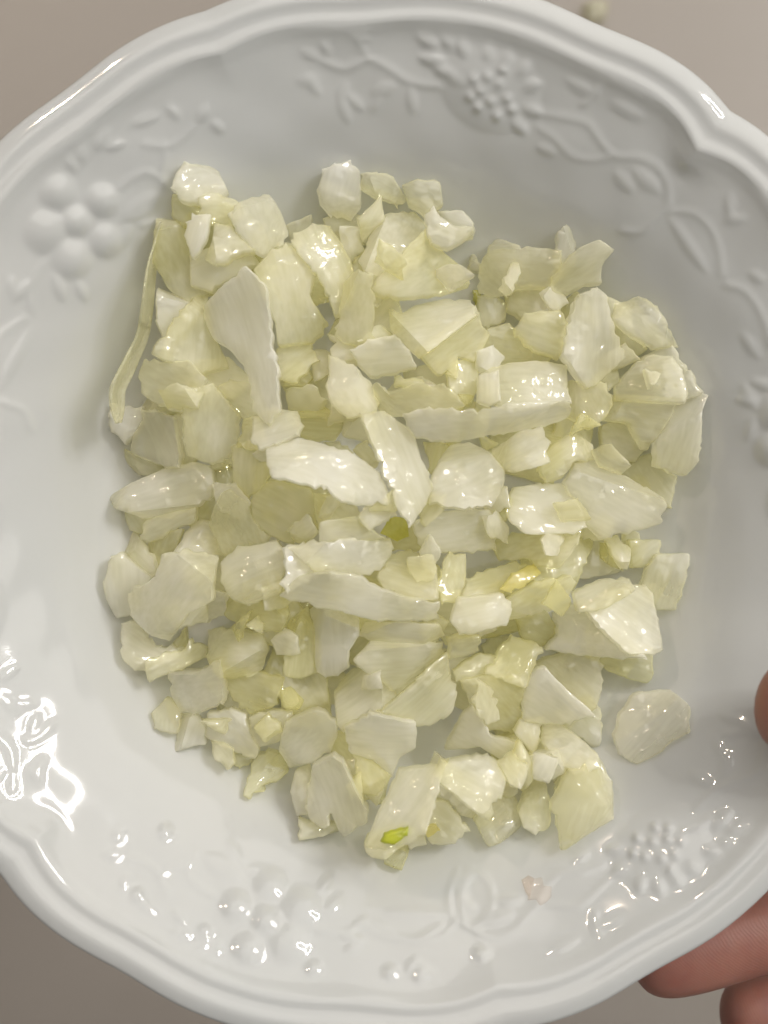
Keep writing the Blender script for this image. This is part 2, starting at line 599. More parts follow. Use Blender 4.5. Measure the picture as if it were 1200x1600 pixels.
pc('g', .2, '738,452 752,452 750,470 742,474', 'tiny yellow green bit in a crack near the top of the pile')
pc('o', .3, '270,300 300,308 318,330 312,346 285,354 268,336')
pc('y', .3, '192,700 232,718 264,733 242,748 215,742 193,722')
pc('o', .3, '215,640 275,650 345,640 345,600 300,580 240,600')
# --- lower-middle pieces
pc('y', .35, '248,345 298,350 302,395 322,415 338,450 292,472 268,457 243,415 246,380')
pc('y', .35, '305,408 345,393 365,390 397,395 407,415 385,427 335,462 303,452')
pc('n', .35, '288,256 325,250 340,263 354,295 335,312 305,317 280,314 271,295 278,270', 'blurred pale onion piece at the topmost left tip of the pile')
pc('n', .35, '312,312 340,303 378,316 362,352 330,350 312,345')
pc('y', .3, '257,562 350,552 392,590 362,622 300,616')
pc('y', .3, '440,565 475,565 489,590 475,604 443,602')
pc('y', .3, '483,545 517,543 514,586 490,597')
pc('y', .25, '505,690 530,688 554,708 540,720')
pc('y', .25, '550,705 575,690 594,725 585,737')
pc('y', .35, '512,515 545,535 600,540 585,560 545,572 520,560')
pc('o', .4, '400,753 430,748 482,763 497,790 505,808 487,842 450,852 420,837 393,817 390,780', 'dark cream oval onion slab left of centre, half under a longer piece')
pc('y', .35, '488,770 520,773 558,795 572,820 532,848 498,832 490,800')
pc('y', .3, '500,815 562,806 584,830 612,842 560,846 498,848')
pc('y', .3, '560,808 572,790 612,786 619,804 580,830')
pc('o', .35, '365,698 400,688 422,715 430,742 412,767 380,780 368,755')
pc('y', .3, '378,655 405,650 422,690 405,706 373,702')
pc('y', .35, '270,646 302,650 305,715 280,730 273,690')
pc('y', .3, '228,850 270,828 292,826 274,870 258,902 240,882')
pc('n', .3, '192,862 205,828 230,853 260,885 238,902 213,884')
pc('o', .35, '340,1043 400,1048 442,1058 434,1102 390,1117 353,1082')
pc('y', .4, '325,983 345,978 415,983 424,1010 413,1043 390,1052 350,1054 328,1025', 'rounded square cream onion slab above the small lilac sided cube')
pc('n', .35, '325,1113 360,1105 387,1113 392,1140 407,1170 400,1184 380,1177 340,1160 322,1150')
pc('n', .25, '328,1156 350,1158 366,1168 368,1193 358,1201 338,1188', 'small tongue shaped onion piece hanging at the lower left edge')
pc('n', .3, '235,1115 258,1090 284,1110 276,1147 241,1140')
pc('y', .3, '565,1236 602,1226 589,1266 575,1252')
pc('y', .4, '550,1173 584,1178 612,1213 592,1243 560,1239 553,1205')
pc('y', .35, '700,996 718,988 752,995 748,1020 700,1034')
pc('y', .35, '706,1045 750,1020 787,1028 777,1053 777,1077 713,1062')
pc('y', .35, '716,1060 760,1050 817,1060 814,1120 810,1150 780,1142 755,1142 733,1095')
pc('n', .35, '698,1152 720,1108 735,1093 760,1138 804,1148 802,1174 772,1172 745,1157 693,1167')
pc('y', .35, '755,1045 785,1003 800,991 847,1008 832,1035 817,1072 780,1057')
pc('y', .35, '803,1145 812,1128 852,1123 847,1155 833,1180')
pc('y', .35, '798,1190 812,1158 832,1180 837,1215 820,1242 788,1224')
pc('n', .35, '750,1260 772,1246 807,1250 822,1280 817,1302 785,1320 763,1327 743,1290', 'pale onion square on the bottom edge, right of the green tipped piece')
pc('y', .35, '820,1245 840,1220 857,1230 864,1265 857,1292 835,1302 818,1292 808,1270')
pc('n', .3, '898,1188 935,1178 957,1225 942,1247 880,1252 868,1230')
pc('y', .35, '983,843 1032,843 1028,872 1006,887 986,887')
pc('y', .35, '968,738 995,718 1027,703 1032,730 1057,745 1047,792 1025,795 988,758')
pc('y', .35, '937,700 933,668 965,653 987,658 1010,700 992,722 975,722 950,714')
pc('y', .4, '770,843 825,833 865,826 910,824 902,852 875,889 842,887 830,874 783,877')
pc('y', .3, '720,903 760,888 800,876 832,884 792,922 750,932 718,932')
pc('y', .35, '785,940 820,918 855,903 892,900 902,910 887,936 868,952 830,964 798,972')
pc('n', .35, '600,610 620,593 662,588 692,608 704,632 670,642 618,627')
pc('y', .4, '880,598 905,598 937,603 947,640 927,667 902,674 883,652 878,632')
pc('y', .35, '756,520 790,511 812,525 827,545 862,558 848,572 800,575 775,582 748,572 743,550')
pc('y', .35, '788,453 830,443 862,458 872,490 842,512 815,502 793,482')
pc('n', .35, '872,360 886,350 896,352 900,385 902,410 885,427 863,432 868,395', 'narrow blurred onion stub poking up at the upper right edge')
pc('n', .35, '680,328 722,328 742,350 740,369 707,369 682,354')
pc('y', .35, '505,343 518,331 562,328 582,350 577,372 545,388 513,382')
pc('n', .3, '628,288 650,280 687,283 692,320 668,337 638,317')
pc('n', .35, '1000,558 1050,538 1077,578 1097,615 1065,628 1050,590')
pc('n', .35, '963,468 1000,463 1022,480 1042,510 1060,540 1020,547 1008,539 973,517 958,500')
pc('y', .35, '640,885 600,880 560,895 590,925 640,940 690,935 686,880')
pc('y', .35, '430,540 480,528 500,560 460,600 432,590')
# --- middle pieces
pc('n', .35, '333,345 360,348 397,388 362,397 337,412 316,400 330,375')
pc('n', .4, '250,453 290,468 332,468 332,505 347,545 362,577 320,592 285,577 248,562 260,535 248,505', 'broad pale onion slab on the upper left, beside the thin curled skin')
pc('c', .35, '230,563 260,570 302,568 332,600 302,647 265,642 250,634 224,617 220,590', 'wet glistening onion lump above the white chunk at the left edge')
pc('n', .3, '340,610 360,598 402,598 414,647 382,657 355,632')
pc('n', .4, '298,620 345,608 367,635 382,655 374,707 355,722 335,727 301,714 298,675')
pc('w', .35, '173,631 220,635 224,652 206,682 192,694 172,672 169,652', 'pale rounded onion piece at the far left edge below the curled skin')
pc('w', .55, '217,638 273,648 282,700 280,730 260,732 232,720 198,702 204,680 221,655', 'white chunky onion block at the left edge of the pile')
pc('n', .35, '231,813 270,798 312,792 310,816 280,827 255,840 232,849 221,839', 'short blunt finger of onion under the white spear at left')
pc('n', .35, '290,823 305,810 332,820 359,823 357,867 310,867 270,864')
pc('w', .35, '161,912 174,869 190,863 234,900 234,916 212,926 224,956 200,963 180,966 167,938', 'ribbed glistening onion piece at the left rim of the pile')
pc('w', .3, '192,975 205,969 223,977 231,1000 250,1012 291,1009 287,1027 230,1047 215,1046 196,1031 191,1000', 'curved white onion hook at the lower left edge')
pc('y', .3, '227,1045 231,1029 290,1011 295,999 321,1017 319,1031 285,1046 255,1056 234,1066', 'yellow edged onion sliver lying over the white hook at lower left')
pc('w', .35, '282,1119 302,1115 321,1142 319,1163 268,1177', 'white triangular onion piece at the lower left edge')
pc('n', .35, '389,1120 430,1108 457,1110 452,1140 438,1159 400,1169 391,1142')
pc('n', .4, '582,345 600,322 640,312 667,330 666,380 682,400 717,425 734,450 690,467 645,477 600,477 581,472 578,450 568,420 560,400 573,375', 'large matte onion slab at the top middle of the pile')
pc('y', .35, '453,370 485,341 512,343 532,370 547,400 552,420 555,440 542,470 532,488 522,489 511,455 491,420 460,388', 'long wedge of onion pointing down, left of the large matte slab', rise=.1)
pc('c', .25, '530,361 560,363 568,400 550,417 536,400')
pc('n', .35, '626,490 650,475 695,461 737,463 747,490 752,512 762,525 752,552 737,572 713,562 711,599 695,589 680,592 659,566 638,546 611,515 606,480', 'large jagged onion slab at upper centre with a point at its bottom')
pc('y', .35, '746,462 770,455 792,473 790,502 760,514 746,507')
pc('y', .4, '803,515 818,494 870,488 887,510 882,547 868,562 840,552 820,542 806,527')
pc('n', .4, '778,366 812,386 872,398 874,430 860,457 812,452 770,462 750,452 752,410 765,385', 'broad cream onion piece at the upper right of the pile')
pc('n', .35, '900,393 930,383 954,398 937,418 934,445 915,445 888,459 860,457 860,435 878,410')
pc('n', .35, '1060,620 1090,610 1103,620 1092,643 1090,700 1087,722 1070,744 1050,737 1023,730 1023,690 1043,660', 'rightmost pale onion piece leaning on the bowl wall')
pc('n', .4, '958,605 984,574 1010,558 1042,563 1057,590 1062,622 1047,660 1023,692 1010,702 984,660 943,654 958,628', 'big pale onion slab at the right, under the rightmost piece')
pc('n', .4, '643,815 695,798 762,795 789,812 782,840 774,862 730,864 700,864 668,870 648,835')
pc('y', .3, '700,862 727,863 727,900 717,936 690,942 680,915 685,888', 'narrow yellow onion wedge right of the small lilac square')
pc('n', .35, '798,762 845,755 877,755 905,790 910,822 895,832 820,834 788,812 791,780', 'smooth cream onion slab left of the white ribbed chunk')
pc('y', .35, '845,712 870,691 902,670 934,690 940,716 900,722 882,747 858,754 846,735')
pc('y', .3, '948,843 968,836 990,860 985,891 976,892 955,860')
pc('c', .3, '1025,865 1078,865 1071,900 1054,953 1028,954 1003,918 1011,890', 'clear glassy square onion piece at the right edge of the pile', rise=.05)
pc('n', .4, '713,935 787,926 802,950 794,974 735,992 716,990 703,970')
pc('y', .35, '868,1118 925,1088 940,1110 942,1150 936,1173 888,1146')
pc('n', .35, '848,1128 870,1125 927,1170 924,1187 890,1197 853,1176 843,1155')
pc('w', .35, '843,1172 870,1170 892,1195 860,1217 842,1219 829,1208 832,1180')
pc('n', .3, '886,1200 925,1183 957,1220 957,1280 900,1312 875,1327 871,1290 858,1252', 'pinkish onion corner piece with a pointed tip at lower right')
pc('f', .2, '971,1120 995,1086 1052,1078 1077,1105 1070,1142 1025,1177 995,1194 971,1182 963,1155', 'single round onion flake set apart on the bowl wall at lower right')
pc('n', .4, '438,855 500,843 560,840 610,840 614,856 602,882 560,897 510,892 480,907 450,927 438,910 443,875', 'broad cream onion strip just above the long white one')
pc('y', .35, '573,965 682,966 692,985 650,1003 590,1003 562,985')
pc('n', .35, '598,885 613,865 642,860 682,880 687,937 640,939 598,920 589,900')
pc('n', .4, '551,1030 582,996 640,998 692,1003 700,1030 670,1052 650,1077 620,1087 593,1060')
pc('n', .4, '521,1085 539,1059 560,1045 602,1064 622,1086 590,1112 560,1122 538,1142 526,1132')
pc('w', .4, '448,1125 500,1103 524,1125 527,1150 516,1177 500,1187 487,1196 460,1203 449,1210 433,1180 438,1150', 'white onion piece with a pointed foot at the lower left')
pc('n', .35, '462,1203 486,1194 492,1240 481,1269 464,1270 454,1232')
pc('y', .3, '670,1241 709,1266 727,1290 737,1301 702,1320 674,1320 660,1300 653,1278')
pc('y', .3, '630,1298 662,1292 667,1317 640,1324')
pc('y', .3, '569,1315 584,1301 639,1288 632,1316 602,1337 581,1334 571,1326', 'cupped onion piece with a bright green heart at the bottom edge', rise=.1)
# --- upper pieces
pc('w', .35, '506,266 525,258 550,254 563,267 563,318 548,336 517,335 499,316 495,299 504,277', 'rounded white onion piece at the very top of the pile')
pc('n', .3, '562,271 590,269 613,274 637,305 623,315 585,305 561,291')
pc('w', .35, '369,324 395,309 421,304 441,334 449,360 426,386 410,400 394,389 369,363 359,340', 'soft white onion blob at the upper left of the pile')
pc('w', .25, '312,347 336,347 331,380 307,413 299,390 299,360', 'small pointed sliver under the upper left white blob')
pc('y', .35, '399,427 425,393 450,383 471,399 492,430 482,460 502,490 512,501 485,532 434,539 429,500 409,461')
pc('y', .35, '539,445 560,430 583,439 585,475 582,525 602,541 565,543 529,531 525,515 531,489', 'upright cream onion strip in the upper middle')
pc('w', .35, '662,352 675,337 684,354 707,367 738,369 726,384 710,396 695,402 671,396 664,381', 'small bright crescent of onion at the top right of the matte slab', rise=.08)
pc('w', .45, '916,458 928,451 946,462 962,520 982,555 956,579 933,601 922,606 909,601 874,555 880,515 898,465', 'white diamond shaped onion piece at upper right')
pc('y', .35, '511,552 541,564 577,594 592,620 587,649 562,655 541,654 518,633 509,605 515,580', 'yellow leaf shaped onion piece near the centre')
pc('n', .35, '549,560 575,546 618,536 637,557 650,583 608,594 580,599 563,582', 'small four cornered onion chip just right of the yellow leaf shape')
pc('n', .35, '582,604 596,603 607,617 652,604 692,609 722,640 702,647 650,652 600,652 589,641')
pc('n', .35, '744,615 749,587 780,574 830,569 880,574 882,610 887,634 850,639 800,647 775,640 753,629', 'tray shaped cream onion piece right of centre')
pc('w', .35, '747,585 781,577 784,625 765,634 747,621')
pc('w', .6, '707,692 737,688 764,704 790,735 787,762 767,793 735,796 700,797 671,786 671,750 689,715', 'pale lilac topped onion cube right of centre')
pc('n', .35, '769,705 805,678 846,666 855,692 847,710 850,726 800,740 779,731 763,715')
pc('w', .5, '874,755 894,724 922,718 951,729 1002,761 1030,780 1027,816 990,829 950,839 931,840 903,816 910,798 883,776', 'white ribbed onion chunk with highlights at the right')
pc('n', .15, '640,870 676,866 684,885 676,907 650,907 638,887', 'small lilac white onion square in the middle of the pile')
pc('a', .2, '782,922 800,899 836,881 850,895 826,911 800,926', 'thin golden yellow onion streak right of centre')
pc('w', .5, '865,960 880,944 925,939 955,924 985,914 1013,917 1024,930 1030,970 1033,1013 1021,1022 950,1021 890,1019 848,1013 867,990', 'large white onion slab with a square end at the lower right')
pc('n', .35, '884,922 925,902 968,899 975,916 950,931 925,946 889,951', 'cream bar of onion along the top of the large white slab')
pc('n', .4, '811,1085 821,1054 845,1029 880,1019 934,1019 936,1062 927,1101 915,1110 880,1124 814,1122', 'broad cream onion slab under the large white slab at lower right')
pc('n', .4, '269,861 310,858 352,868 347,931 305,954 273,997 246,989 213,961 209,925 256,899', 'large smooth onion slab at the left of the pile')
pc('c', .35, '331,821 349,774 365,764 391,784 402,818 427,838 400,864 354,874 343,850', 'glistening wet onion piece above the round bubbly one')
pc('c', .45, '349,878 374,854 435,843 452,862 447,921 400,942 369,932 350,905', 'round onion piece dotted with water drops, left of centre')
pc('w', .7, '261,1054 300,1051 343,1028 352,1085 349,1101 302,1118 279,1117 261,1090', 'small onion cube with a lilac side at the lower left')
pc('w', .4, '404,660 420,643 447,648 469,648 480,672 471,687 440,702 417,707 403,690')
pc('w', .45, '328,488 365,458 395,438 427,464 434,520 437,560 444,600 448,650 430,674 409,651 401,611 389,581 369,556 344,541 328,511', 'long white onion strip running down the upper left', rise=.12)
pc('w', .45, '418,700 470,685 505,695 552,710 592,738 609,775 607,790 565,792 534,784 509,767 504,760 494,763 428,747 420,720', 'long white onion piece lying left to right at the centre', rise=.1)
pc('n', .4, '564,655 598,648 642,679 654,710 670,745 674,765 662,790 646,813 637,824 624,806 611,771 593,726 573,681', 'upright cream onion strip in the centre of the pile', rise=.12)
pc('w', .35, '629,650 660,642 700,645 738,647 785,636 830,634 871,631 887,640 882,656 850,667 800,677 760,682 708,692 675,692 649,685 635,669', 'long curved white crescent of onion right of centre', rise=.1)
pc('w', .4, '161,778 205,756 255,734 305,723 331,729 342,755 337,776 310,792 300,801 268,810 225,810 184,795 174,786', 'white spear shaped onion piece pointing left at the left edge', rise=.08)
pc('w', .4, '441,927 470,898 512,888 556,895 601,918 646,933 687,938 682,967 650,970 590,968 539,954 507,947 466,937', 'longest white onion strip, lying across just below the centre', rise=.12)
pc('w', .4, '481,955 498,941 536,948 562,966 562,988 547,1013 547,1041 530,1052 510,1057 494,1050 488,995', 'white onion piece hanging down below the longest strip')
pc('c', .35, '620,1085 650,1060 665,1040 698,1015 703,1050 714,1078 707,1111 690,1122 672,1132 640,1132 610,1117 588,1107', 'bright yellow wet onion piece with a frilled edge below centre', rise=.08)
pc('w', .45, '538,1135 580,1110 650,1123 650,1167 624,1182 613,1217 584,1187 550,1177 540,1155', 'lilac grey onion piece below the bright yellow wet one')
pc('n', .4, '683,1170 720,1163 757,1163 777,1180 780,1200 772,1223 759,1227 760,1246 756,1262 741,1292 715,1272 700,1252 671,1245 666,1225', 'big pale onion slab at the bottom, right of the folded flap')
pc('w', .45, '488,1195 523,1176 537,1185 557,1230 575,1260 574,1281 560,1290 537,1304 529,1296 517,1270 513,1291 507,1297 486,1284 478,1263 484,1230', 'white forked onion piece at the bottom left of the pile', rise=.05)
pc('n', .3, '625,1188 670,1180 694,1170 682,1205 672,1243 661,1274 637,1290 595,1302 572,1299 588,1260 608,1220', 'cream folded onion flap pointing down to the green heart', rise=.15)
pc('a', .15, '660,1296 681,1289 687,1301 668,1311', 'tiny yellow onion fleck at the bottom edge of the pile')

# --- geometry ----------------------------------------------------
GS = 0.05
GX = np.arange(-7.4, 7.4, GS)
gx, gy = np.meshgrid(GX, GX)
gr = np.hypot(gx - BX, gy)
ipr = prof[:n_in + n_wall]
ipr = ipr[np.concatenate([[True], np.diff(ipr[:, 0]) > 1e-6])]
HM = np.interp(gr, ipr[:, 0], ipr[:, 1])
OM = np.full(HM.shape, -1, int)


def in_poly(px, py, poly):
    c = np.zeros(px.shape, bool)
    x0, y0 = poly[-1]
    for x1, y1 in poly:
        if y0 != y1:
            t = ((y0 > py) != (y1 > py)) & (px < (x1 - x0) * (py - y0) / (y1 - y0) + x0)
            c ^= t
        x0, y0 = x1, y1
    return c


def dist_poly(px, py, poly):
    d = np.full(px.shape, 1e9)
    x0, y0 = poly[-1]
    for x1, y1 in poly:
        dx, dy = x1 - x0, y1 - y0
        t = np.clip(((px - x0) * dx + (py - y0) * dy) / (dx * dx + dy * dy + 1e-12), 0, 1)
        d = np.minimum(d, np.hypot(px - x0 - t * dx, py - y0 - t * dy))
        x0, y0 = x1, y1
    return d


def outline(poly, step=0.08, jit=0.006):
    """round the corners, resample and roughen a closed outline (cm)"""
    q_ = []
    for i in range(len(poly)):
        p0, p1, p2 = (np.array(poly[k % len(poly)]) for k in (i - 1, i, i + 1))
        c_ = rng.uniform(0.02, 0.08)
        q_ += [p1 + (p0 - p1) * c_, p1 + (p2 - p1) * c_]
    poly = q_
    out = []
    n = len(poly)
    for i in range(n):
        p, q = np.array(poly[i]), np.array(poly[(i + 1) % n])
        L = np.linalg.norm(q - p)
        k = max(1, int(round(L / step)))
        nrm = np.array([q[1] - p[1], p[0] - q[0]]) / (L + 1e-9)
        jt = jit * (3.4 if rng.random() < 0.42 else 1.0)
        bow = rng.normal(0, 0.03) * L
        for j in range(k):
            t = j / k
            out.append(p + (q - p) * t + nrm * (bow * 4 * t * (1 - t) * 0.35 + rng.normal(0, jt)))
    return [tuple(v) for v in out]


def area(poly):
    a = 0
    for i in range(len(poly)):
        x0, y0 = poly[i - 1]; x1, y1 = poly[i]
        a += x0 * y1 - x1 * y0
    return a / 2


PIECES = []


def place(cls, t, poly, label, px=None, rise=0.0, maxs=0.62, wob=0.10, idx=0, facet=True):
    """drop a slab on the pile: rest it on the height map, then raise the map"""
    if area(poly) < 0:
        poly = poly[::-1]
    x = np.array([p[0] for p in poly]); y = np.array([p[1] for p in poly])
    m = in_poly(gx, gy, poly)
    if m.sum() < 4:
        return None
    hx, hy, hz = gx[m], gy[m], HM[m]
    cx, cy = x.mean(), y.mean()
    A = np.stack([hx - cx, hy - cy, np.ones(len(hx))], 1)
    lam = np.diag([4.0, 4.0, 0])
    a, b, c = np.linalg.solve(A.T @ A + lam, A.T @ hz)
    a, b = a * 0.8 + rng.normal(0, wob), b * 0.8 + rng.normal(0, wob)
    g = math.hypot(a, b)
    if g > maxs:
        a, b = a * maxs / g, b * maxs / g
    # principal axis = fibre direction
    cov = np.cov(np.stack([hx, hy]))
    ev, vec = np.linalg.eigh(cov)
    ax = vec[:, 1]
    ang = math.atan2(ax[1], ax[0])
    R_ = rng.uniform(1.2, 4.0) * (1 if rng.random() < 0.72 else -1)
    across = rng.random() < 0.5
    kx, ky = (-1 / (2 * R_), 0) if across else (0, -1 / (2 * R_))

    def bend(u, v):
        du, dv = (u - cx) * math.cos(ang) + (v - cy) * math.sin(ang), -(u - cx) * math.sin(ang) + (v - cy) * math.cos(ang)
        return np.clip(kx * du * du + ky * dv * dv, -0.22, 0.22)
    res = hz - (a * (hx - cx) + b * (hy - cy) + bend(hx, hy))
    base = max(np.percentile(res, 66) - 0.06, np.percentile(res, 99) - t + 0.05) + rise * 0.5
    # outline, inset ring, inner points
    ring = outline(poly)
    n = len(ring)
    W = 0.03
    ins = []
    for i in range(n):
        p0, p1, p2 = np.array(ring[i - 1]), np.array(ring[i]), np.array(ring[(i + 1) % n])
        tg = p2 - p0
        tg /= np.linalg.norm(tg) + 1e-9
        q = p1 + np.array([-tg[1], tg[0]]) * W
        ins.append(q)
    ins = np.array(ins)
    ok = in_poly(ins[:, 0], ins[:, 1], ring) & (dist_poly(ins[:, 0], ins[:, 1], ring) > W * 0.7)
    pts = [tuple(p) for p in ring] + [tuple(p) for p, k in zip(ins, ok) if k]
    n_ins = len(pts)
    s = 0.13
    xs = np.arange(x.min(), x.max(), s); ys = np.arange(y.min(), y.max(), s)
    if len(xs) and len(ys):
        qx, qy = np.meshgrid(xs, ys)
        qx = qx + rng.uniform(-.03, .03, qx.shape); qy = qy + rng.uniform(-.03, .03, qy.shape)
        kk = in_poly(qx, qy, ring) & (dist_poly(qx, qy, ring) > 0.13)
        pts += list(zip(qx[kk], qy[kk]))
    # knife cuts: slanting facets along one or two sides of the chunk
    cuts = []
    if t > 0.24 and facet:
        for _c in range(rng.integers(1, 3)):
            phi = rng.uniform(0, 6.283) if not cuts else cuts[0][0] + rng.uniform(1.2, 2.6)
            dx, dy = math.cos(phi), math.sin(phi)
            uu = (np.array(ring)[:, 0] - cx) * dx + (np.array(ring)[:, 1] - cy) * dy
            w_ = rng.uniform(0.16, 0.42) * (uu.max() - uu.min()) * 0.8
            w_ = min(w_, 0.42)
            cuts.append((phi, dx, dy, uu.max() - w_, min(1.7, 0.92 * t / w_)))
        keep = np.ones(len(pts), bool)
        P_ = np.array(pts)
        for (phi, dx, dy, u0, sl) in cuts:
            u_ = (P_[:, 0] - cx) * dx + (P_[:, 1] - cy) * dy
            keep &= (np.abs(u_ - u0) > 0.05) | (np.arange(len(pts)) < n)
        pts = [p for p, k_ in zip(pts, keep) if k_]
        for (phi, dx, dy, u0, sl) in cuts:
            for v_ in np.arange(-1.6, 1.6, 0.07):
                qx_, qy_ = cx + dx * u0 - dy * v_, cy + dy * u0 + dx * v_
                if in_poly(np.array([qx_]), np.array([qy_]), ring)[0] and dist_poly(np.array([qx_]), np.array([qy_]), ring)[0] > 0.02:
                    pts.append((qx_, qy_))
    v2, _, f2, ov, _, _ = delaunay_2d_cdt([Vector(p) for p in pts], [(i, (i + 1) % n) for i in range(n)], [], 1, 1e-6)
    V2 = np.array([(v.x, v.y) for v in v2])
    d = dist_poly(V2[:, 0], V2[:, 1], ring)
    prof_ = np.where(d < 1e-4, 0.86, 1.0)
    prof_ = prof_ * (0.94 + 0.06 * np.sin(V2[:, 0] * 5.1 + idx) * np.sin(V2[:, 1] * 4.3 + idx * 2.0))
    mid = base + t / 2 + a * (V2[:, 0] - cx) + b * (V2[:, 1] - cy) + bend(V2[:, 0], V2[:, 1])
    up = mid + t / 2 * prof_
    dn = mid - t / 2 * prof_
    for (phi, dx, dy, u0, sl) in cuts:
        up = np.minimum(up, np.maximum(dn + 0.03, up - sl * np.clip((V2[:, 0] - cx) * dx + (V2[:, 1] - cy) * dy - u0, 0, None)))
    nv = len(V2)
    # fitted for the camera height of the piece: keep the vertical sides slightly drafted
    verts = np.vstack([np.column_stack([V2, up]), np.column_stack([V2, dn])])
    fc = [tuple(f) for f in f2]
    faces = []
    edge = {}
    for f in fc:
        q = V2[list(f)]
        s_ = (q[1, 0] - q[0, 0]) * (q[2, 1] - q[0, 1]) - (q[2, 0] - q[0, 0]) * (q[1, 1] - q[0, 1])
        if s_ < 0:
            f = f[::-1]
        faces.append(f)
        faces.append(tuple(i + nv for i in f[::-1]))
        for i in range(len(f)):
            e = (f[i], f[(i + 1) % len(f)])
            edge[e] = 1
    for (i, j) in list(edge):
        if (j, i) not in edge:
            faces.append((i, i + nv, j + nv, j))
    zc = base + t / 2
    # local frame: origin at the piece, x along the fibre
    ca, sa = math.cos(-ang), math.sin(-ang)
    lx, ly = verts[:, 0] - cx, verts[:, 1] - cy
    loc = np.column_stack([lx * ca - ly * sa, lx * sa + ly * ca, verts[:, 2] - zc]) * CM
    top = base + t + a * (hx - cx) + b * (hy - cy) + bend(hx, hy)
    HM[m] = np.maximum(HM[m], top)
    om = OM[m]
    om[:] = idx
    OM[m] = om
    rec = dict(cls=cls, verts=loc, faces=faces, loc=(cx * CM, cy * CM, zc * CM), rot=ang, label=label, idx=idx,
               c=(cx, cy, zc), area=abs(area(poly)), asp=math.sqrt(ev[1] / max(ev[0], 1e-6)), top=zc + t / 2)
    PIECES.append(rec)
    return rec


def px_poly(pts, z):
    s = scl(z)
    return [((u - 600) * s, (800 - v) * s) for u, v in pts]


def hm_at(x, y):
    i = int(np.clip((y - GX[0]) / GS, 0, len(GX) - 1)); j = int(np.clip((x - GX[0]) / GS, 0, len(GX) - 1))
    return HM[i, j]


# outline of the whole heap (photograph pixels)
HEAP = [(290, 300), (430, 320), (510, 290), (690, 300), (730, 380), (900, 400), (1010, 490), (1070, 600), (1060, 760), (1020, 900),
        (1010, 1020), (930, 1080), (930, 1180), (930, 1270), (840, 1290), (740, 1290), (640, 1310), (520, 1270), (400, 1180), (270, 1110), (220, 1000),
        (185, 900), (205, 760), (200, 640), (250, 540), (270, 420)]
# fillers: random chunks that make up the body of the heap
n_fill = 0
heap_w = px_poly(HEAP, -1.6)
for layer in range(3):
    pts_ = []
    for k in range(900):
        x = rng.uniform(-6, 6); y = rng.uniform(-6.5, 6)
        q = in_poly(np.array([x]), np.array([y]), heap_w)[0]
        d = dist_poly(np.array([x]), np.array([y]), heap_w)[0]
        if not q or d < 0.5 + 0.75 * layer:
            continue
        if any((x - u) ** 2 + (y - v) ** 2 < (1.08 + 0.1 * layer) ** 2 for u, v in pts_):
            continue
        pts_.append((x, y))
    for x, y in pts_:
        nn = rng.integers(4, 6)
        a0 = rng.uniform(0, 6.28)
        ra, rb = rng.uniform(.55, .8), rng.uniform(.4, .62)
        ph = rng.uniform(0, 6.28)
        poly = []
        for i in range(nn):
            t_ = a0 + 6.283 * (i + rng.uniform(-.18, .18)) / nn
            u, v = ra * math.cos(t_) * 1.15, rb * math.sin(t_) * 1.15
            poly.append((x + u * math.cos(ph) - v * math.sin(ph), y + u * math.sin(ph) + v * math.cos(ph)))
        place(random.choice('yyon'), rng.uniform(.38, .6), poly, '', idx=len(PIECES), wob=0.12)
        n_fill += 1
N_FILL = len(PIECES)


def shard(x, y, idx):
    nn = int(rng.integers(3, 6))
    a0, ph = rng.uniform(0, 6.28), rng.uniform(0, 6.28)
    ra, rb = rng.uniform(.2, .44), rng.uniform(.13, .28)
    poly = []
    for i in range(nn):
        t_ = a0 + 6.283 * (i + rng.uniform(-.2, .2)) / nn
        u, v = ra * math.cos(t_), rb * math.sin(t_)
        poly.append((x + u * math.cos(ph) - v * math.sin(ph), y + u * math.sin(ph) + v * math.cos(ph)))
    r_ = place(random.choice('wnnyyoc'), rng.uniform(.26, .45), poly, '', idx=idx, wob=0.38, maxs=1.0)
    if r_:
        r_['shard'] = True


N_LOW = 78


def halves(p):
    """a big slab lies as two overlapping pieces, parted by a knife cut across its length"""
    xy = np.array(p['pts'])
    ar_ = abs(area(p['pts'])) / PPC ** 2
    if ar_ < 0.85 or p.get('rise') or ar_ < 1.5 and rng.random() < 0.35:
        return [p]
    c_ = xy.mean(0)
    ev_, ve_ = np.linalg.eigh(np.cov(xy.T))
    a_ = math.atan2(ve_[1, 1], ve_[0, 1]) + rng.normal(0, 0.45)
    d_ = np.array([math.cos(a_), math.sin(a_)])
    off_ = rng.uniform(-0.15, 0.15) * math.sqrt(ar_) * PPC
    out_ = []
    for sg in (1, -1):
        poly_ = []
        for i in range(len(xy)):
            q0, q1 = xy[i], xy[(i + 1) % len(xy)]
            s0, s1 = sg * ((q0 - c_) @ d_ - off_) + 7, sg * ((q1 - c_) @ d_ - off_) + 7
            if s0 >= 0: poly_.append(tuple(q0))
            if s0 * s1 < 0: poly_.append(tuple(q0 + (q1 - q0) * s0 / (s0 - s1)))
        if len(poly_) >= 3:
            out_.append(dict(p, pts=poly_, t=p['t'] * rng.uniform(.85, 1.15)))
    if len(out_) == 2:
        if rng.random() < 0.5: out_.reverse()
        sm = min(out_, key=lambda r_: abs(area(r_['pts'])))
        sm['label'] = ''
        sm['cls'] = random.choice({'w': 'wn', 'n': 'nyw', 'y': 'yno', 'o': 'oy', 'c': 'cn'}.get(p['cls'], p['cls']))
    return out_


